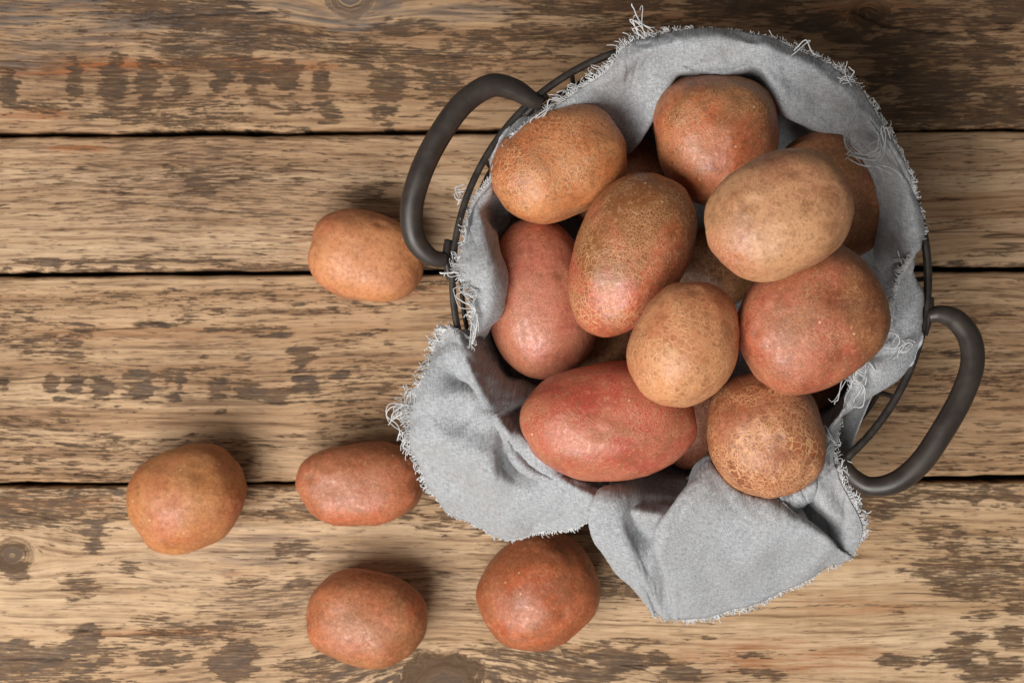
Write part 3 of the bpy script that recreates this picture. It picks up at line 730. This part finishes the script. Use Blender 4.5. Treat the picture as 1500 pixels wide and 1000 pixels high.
def cloth_mesh():
    V = G.reshape(-1, 3)
    F = []; 
    i = np.arange(nC)[:, None]; j = np.arange(nR - 1)[None, :]
    a = (i * nR + j); b = (((i + 1) % nC) * nR + j)
    F = np.stack([a, a + 1, b + 1, b], -1).reshape(-1, 4)
    V = np.vstack([V, G[:, 0].mean(0)]); cidx = len(V) - 1
    faces = F.tolist() + [(k * nR, ((k + 1) % nC) * nR, cidx) for k in range(nC)]
    me = bpy.data.meshes.new('linen_cloth'); me.from_pydata(V.tolist(), [], faces); me.update()
    me.polygons.foreach_set('use_smooth', [True] * len(me.polygons))
    uv = me.uv_layers.new(name='UVMap')
    U = np.concatenate([cu.ravel(), [0]]); W = np.concatenate([vv.ravel(), [0]])
    li = np.zeros(len(me.loops), np.int32); me.loops.foreach_get('vertex_index', li)
    u_ = (V[:, 0] * .96 + V[:, 1] * .28 + V[:, 2] * .30)[li]; w_ = (-V[:, 0] * .28 + V[:, 1] * .96 + V[:, 2] * .55)[li]
    uv.data.foreach_set('uv', np.stack([u_, w_], -1).ravel())
    return me
me = cloth_mesh(); cloth = bpy.data.objects.new('linen_cloth', me); COL.objects.link(cloth); me.materials.append(LINEN)
so = cloth.modifiers.new('thickness', 'SOLIDIFY'); so.thickness = .0006; so.offset = -1
tag(cloth, 'crumpled grey linen cloth with frayed edges lining the wire basket', 'cloth')

# under layer of the cloth that shows between the folded edge and the rim
def patch(rows, un=8, name='folded_layer'):
    c_ = np.array([[tuple(P(*q)) for q in r] for r in rows])
    a_ = np.stack([catmull(c_[:, j], un) for j in range(c_.shape[1])], 1)
    g = np.stack([catmull(a_[k], un) for k in range(a_.shape[0])], 0)
    n_, m_ = g.shape[:2]
    rr = np.random.RandomState(3)
    V = g.reshape(-1, 3); F = [(k * m_ + l, k * m_ + l + 1, (k + 1) * m_ + l + 1, (k + 1) * m_ + l) for k in range(n_ - 1) for l in range(m_ - 1)]
    o = mesh_obj(name, V, F, LINEN, cloth)
    uv = o.data.uv_layers.new(name='UVMap')
    for lp in o.data.loops: uv.data[lp.index].uv = (V[lp.vertex_index][0] + V[lp.vertex_index][2], V[lp.vertex_index][1])
    md = o.modifiers.new('thickness', 'SOLIDIFY'); md.thickness = .0006
patch([[(1265,560,.100),(1280,566,.106),(1286,562,.112)],[(1238,610,.098),(1258,612,.104),(1272,594,.112)],[(1222,650,.098),(1242,655,.105),(1256,634,.113)],
       [(1216,690,.098),(1236,690,.106),(1247,672,.116)],[(1222,725,.10),(1244,722,.108),(1252,706,.117)],[(1240,762,.092),(1254,752,.101),(1259,738,.108)],[(1250,785,.090),(1262,780,.094),(1264,770,.098)]])

# ---- frayed threads
TV, TF = [], []
rng = np.random.RandomState(5)
def thread(p0, d0, n0, L, curl=1.0, r=.00026, ph=None):
    d0 = d0 / (np.linalg.norm(d0) + 1e-9); side = np.cross(n0, d0); side /= (np.linalg.norm(side) + 1e-9)
    k = 8; ph = (rng.rand() * 6.28 if ph is None else ph + rng.normal() * .5); fr = rng.uniform(.9, 1.5); amp = L * .20 * curl * rng.uniform(.5, 1.3); drift = rng.normal() * .35 * curl
    pts = []
    for i in range(k):
        t = i / (k - 1)
        pts.append(p0 - d0 * .0008 + d0 * L * t * (1 - .25 * curl * t) + side * (amp * math.sin(ph + t * fr * 6.28) * t + drift * L * t * t) + n0 * (amp * .7 * math.cos(ph + t * fr * 6.28) * t + .0004) - np.array([0, 0, 1]) * .10 * L * t * t)
    tube(catmull(pts, 2), r, 4, False, TV, TF, True)
edge = G[:, -1]; prev = G[:, -4]; FLs = np.interp(np.arange(nC) / UPC, np.arange(NC + 1), [c[1] for c in CL] + [CL[0][1]])
elen = np.linalg.norm(np.roll(edge, -1, 0) - edge, axis=1)
for i in range(nC):
    m = max(1, int(round(elen[i] / .00036)))
    for k in range(m):
        t = (k + rng.rand()) / m; j = (i + 1) % nC
        p0 = edge[i] * (1 - t) + edge[j] * t
        d0 = (edge[i] - prev[i]) * (1 - t) + (edge[j] - prev[j]) * t
        d0[2] *= .25; d0 = d0 / (np.linalg.norm(d0) + 1e-9)
        tan = edge[j] - edge[i]; tan /= (np.linalg.norm(tan) + 1e-9)
        cl = fbm(np.array(i * .55 + t * .55), np.array(.3), 2, 8)
        d1 = d0 + tan * (.9 * (cl - .5) * 2 + rng.normal() * .13) + np.array([0, 0, 1]) * rng.normal() * .15
        L = FLs[i] / 1000 * (.5 + 1.8 * cl) * rng.uniform(.6, 1.25)
        thread(p0, d1, NRM[i, -1], L, curl=1.0 if FLs[i] > 3 else .6, ph=12 * float(fbm(np.array(i * .35 + t * .35), np.array(.9), 2, 18)))
o = mesh_obj('fringe', TV, TF, THREAD, cloth); o['kind'] = 'stuff'

# ---- single loose threads one can pick out
LT = [
 [(1254,152,.130),(1243,175,.133),(1240,205,.132),(1248,225,.132),(1268,232,.133),(1290,228,.132),(1294,212,.131),(1282,216,.134),(1268,226,.134),(1252,222,.133)],
 [(1262,160,.130),(1248,180,.134),(1245,206,.134),(1258,222,.134),(1278,220,.134),(1288,200,.133),(1284,192,.132)],
 [(1300,212,.130),(1285,226,.133),(1262,234,.133),(1244,230,.132),(1241,222,.132),(1252,216,.133)],
 [(1244,228,.132),(1262,240,.133),(1290,242,.131),(1312,252,.130),(1322,262,.129)],
 [(1296,205,.131),(1290,196,.134),(1296,188,.134),(1300,200,.133),(1292,222,.133)],
 [(1276,394,.131),(1284,397,.133),(1296,391,.134),(1310,383,.133),(1318,380,.131),(1316,370,.131)],
 [(1300,500,.131),(1288,508,.134),(1280,498,.135),(1286,486,.134),(1303,484,.134),(1314,494,.134),(1306,506,.133),(1296,502,.135)],
 [(1308,512,.132),(1322,508,.134),(1330,498,.134),(1334,504,.134),(1326,513,.134),(1312,514,.133)],
 [(1268,524,.131),(1252,524,.134),(1246,534,.134),(1258,540,.134),(1272,532,.134),(1280,544,.133)],
 [(1264,532,.131),(1250,546,.134),(1260,558,.134),(1270,552,.133),(1262,572,.132)],
 [(1246,552,.130),(1234,560,.132),(1230,578,.131),(1222,586,.129),(1226,592,.129)],
 [(1258,556,.131),(1264,570,.133),(1256,590,.131),(1246,594,.129)],
 [(688,420,.128),(678,428,.130),(672,434,.130),(682,444,.130),(694,456,.129),(698,476,.128),(694,498,.127),(690,508,.126),(689,500,.126),(693,484,.127),(692,468,.128)],
 [(684,430,.128),(690,446,.130),(697,462,.130),(699,482,.129),(692,504,.127)],
 [(690,420,.128),(698,428,.130),(694,436,.131),(684,430,.131),(688,420,.130)],
 [(676,396,.128),(660,399,.130),(646,398,.130),(652,402,.130),(672,401,.129)],
 [(602,596,.112),(584,594,.114),(570,602,.113),(572,618,.111),(584,626,.110),(590,640,.107)],
 [(604,602,.111),(588,606,.113),(577,612,.112),(580,600,.113),(592,592,.113)],
 [(603,630,.106),(590,630,.108),(586,638,.106),(592,646,.104),(604,646,.104)],
 [(668,492,.116),(650,480,.118),(640,486,.117),(646,496,.117),(654,490,.118)],
 [(676,280,.117),(668,284,.117),(666,292,.116),(676,290,.117)],[(680,272,.118),(670,274,.118),(667,280,.118),(676,284,.117)],
 [(956,50,.127),(940,34,.133),(930,16,.137),(928,10,.138)],[(950,50,.127),(936,36,.131),(924,26,.132),(921,34,.131),(932,40,.130)],
 [(944,56,.127),(930,42,.130),(925,30,.132),(945,34,.133),(958,46,.129)],
 [(1162,76,.126),(1176,68,.130),(1186,62,.133),(1192,74,.131),(1199,86,.128)],
 [(1228,122,.127),(1236,114,.131),(1248,116,.131),(1244,122,.130),(1232,120,.130)],[(1246,116,.130),(1248,104,.133),(1243,96,.135)],
 [(812,158,.127),(800,160,.130),(790,168,.130),(776,178,.128),(770,184,.127)],[(822,146,.128),(806,150,.131),(800,162,.130),(788,172,.129),(772,186,.127)],
 [(1300,462,.131),(1296,452,.134),(1300,444,.134),(1310,450,.133),(1304,470,.133),(1298,480,.132)],
 [(1206,640,.128),(1203,634,.131),(1214,642,.130),(1222,650,.126)],
 [(1204,642,.128),(1212,652,.130),(1210,668,.127),(1218,655,.128),(1226,650,.126)],
]
for pts in LT:
    for rep_ in range(3 if len(pts) > 5 else 2):
        j_ = rng.normal(size=(len(pts), 2)) * (2.2 if rep_ == 0 else 5.0)
        sel = [P(p[0] + j[0], p[1] + j[1], p[2] + rng.normal() * .0006) for p, j in zip(pts, j_)]
        if rep_: sel = sel[:max(4, int(len(sel) * rng.uniform(.6, 1)))]
        q = catmull(sel, 5)
        q = q + np.cumsum(rng.normal(size=q.shape) * .00012, 0)
        V, F = [], []
        tube(q, .00034 if rep_ == 0 else .00024, 5, False, V, F); mesh_obj('loose_thread', V, F, THREAD, cloth)
# dark hem stitching on the front left flap, laid on the cloth surface
cl_bvh = BVHTree.FromPolygons(G.reshape(-1, 3).tolist(), [tuple(p.vertices) for p in me.polygons if max(p.vertices) < nC * nR])
sm = NT('stitch_thread'); sm.b.inputs['Base Color'].default_value = lin(72, 48, 46); sm.b.inputs['Roughness'].default_value = .9
st = catmull([(722,778,0),(740,776,0),(760,771,0),(780,774,0),(800,766,0),(822,766,0),(840,760,0),(852,750,0),(861,736,0),(866,724,0)], 10)
V, F = [], []; seg = []
co = Vector((0, 0, CAM_H))
for k, q in enumerate(st):
    dr = (P(q[0], q[1], 0) - co).normalized(); hit = cl_bvh.ray_cast(co, dr)
    if hit[0] is not None and hit[0].z > .05: seg.append(np.array(hit[0]) + np.array([0, 0, .0003]))
    if k % 4 == 3 or k == len(st) - 1:
        if len(seg) > 1: tube(seg, .00022, 4, False, V, F)
        seg = []
if V: mesh_obj('stitching', V, F, sm.m, cloth)
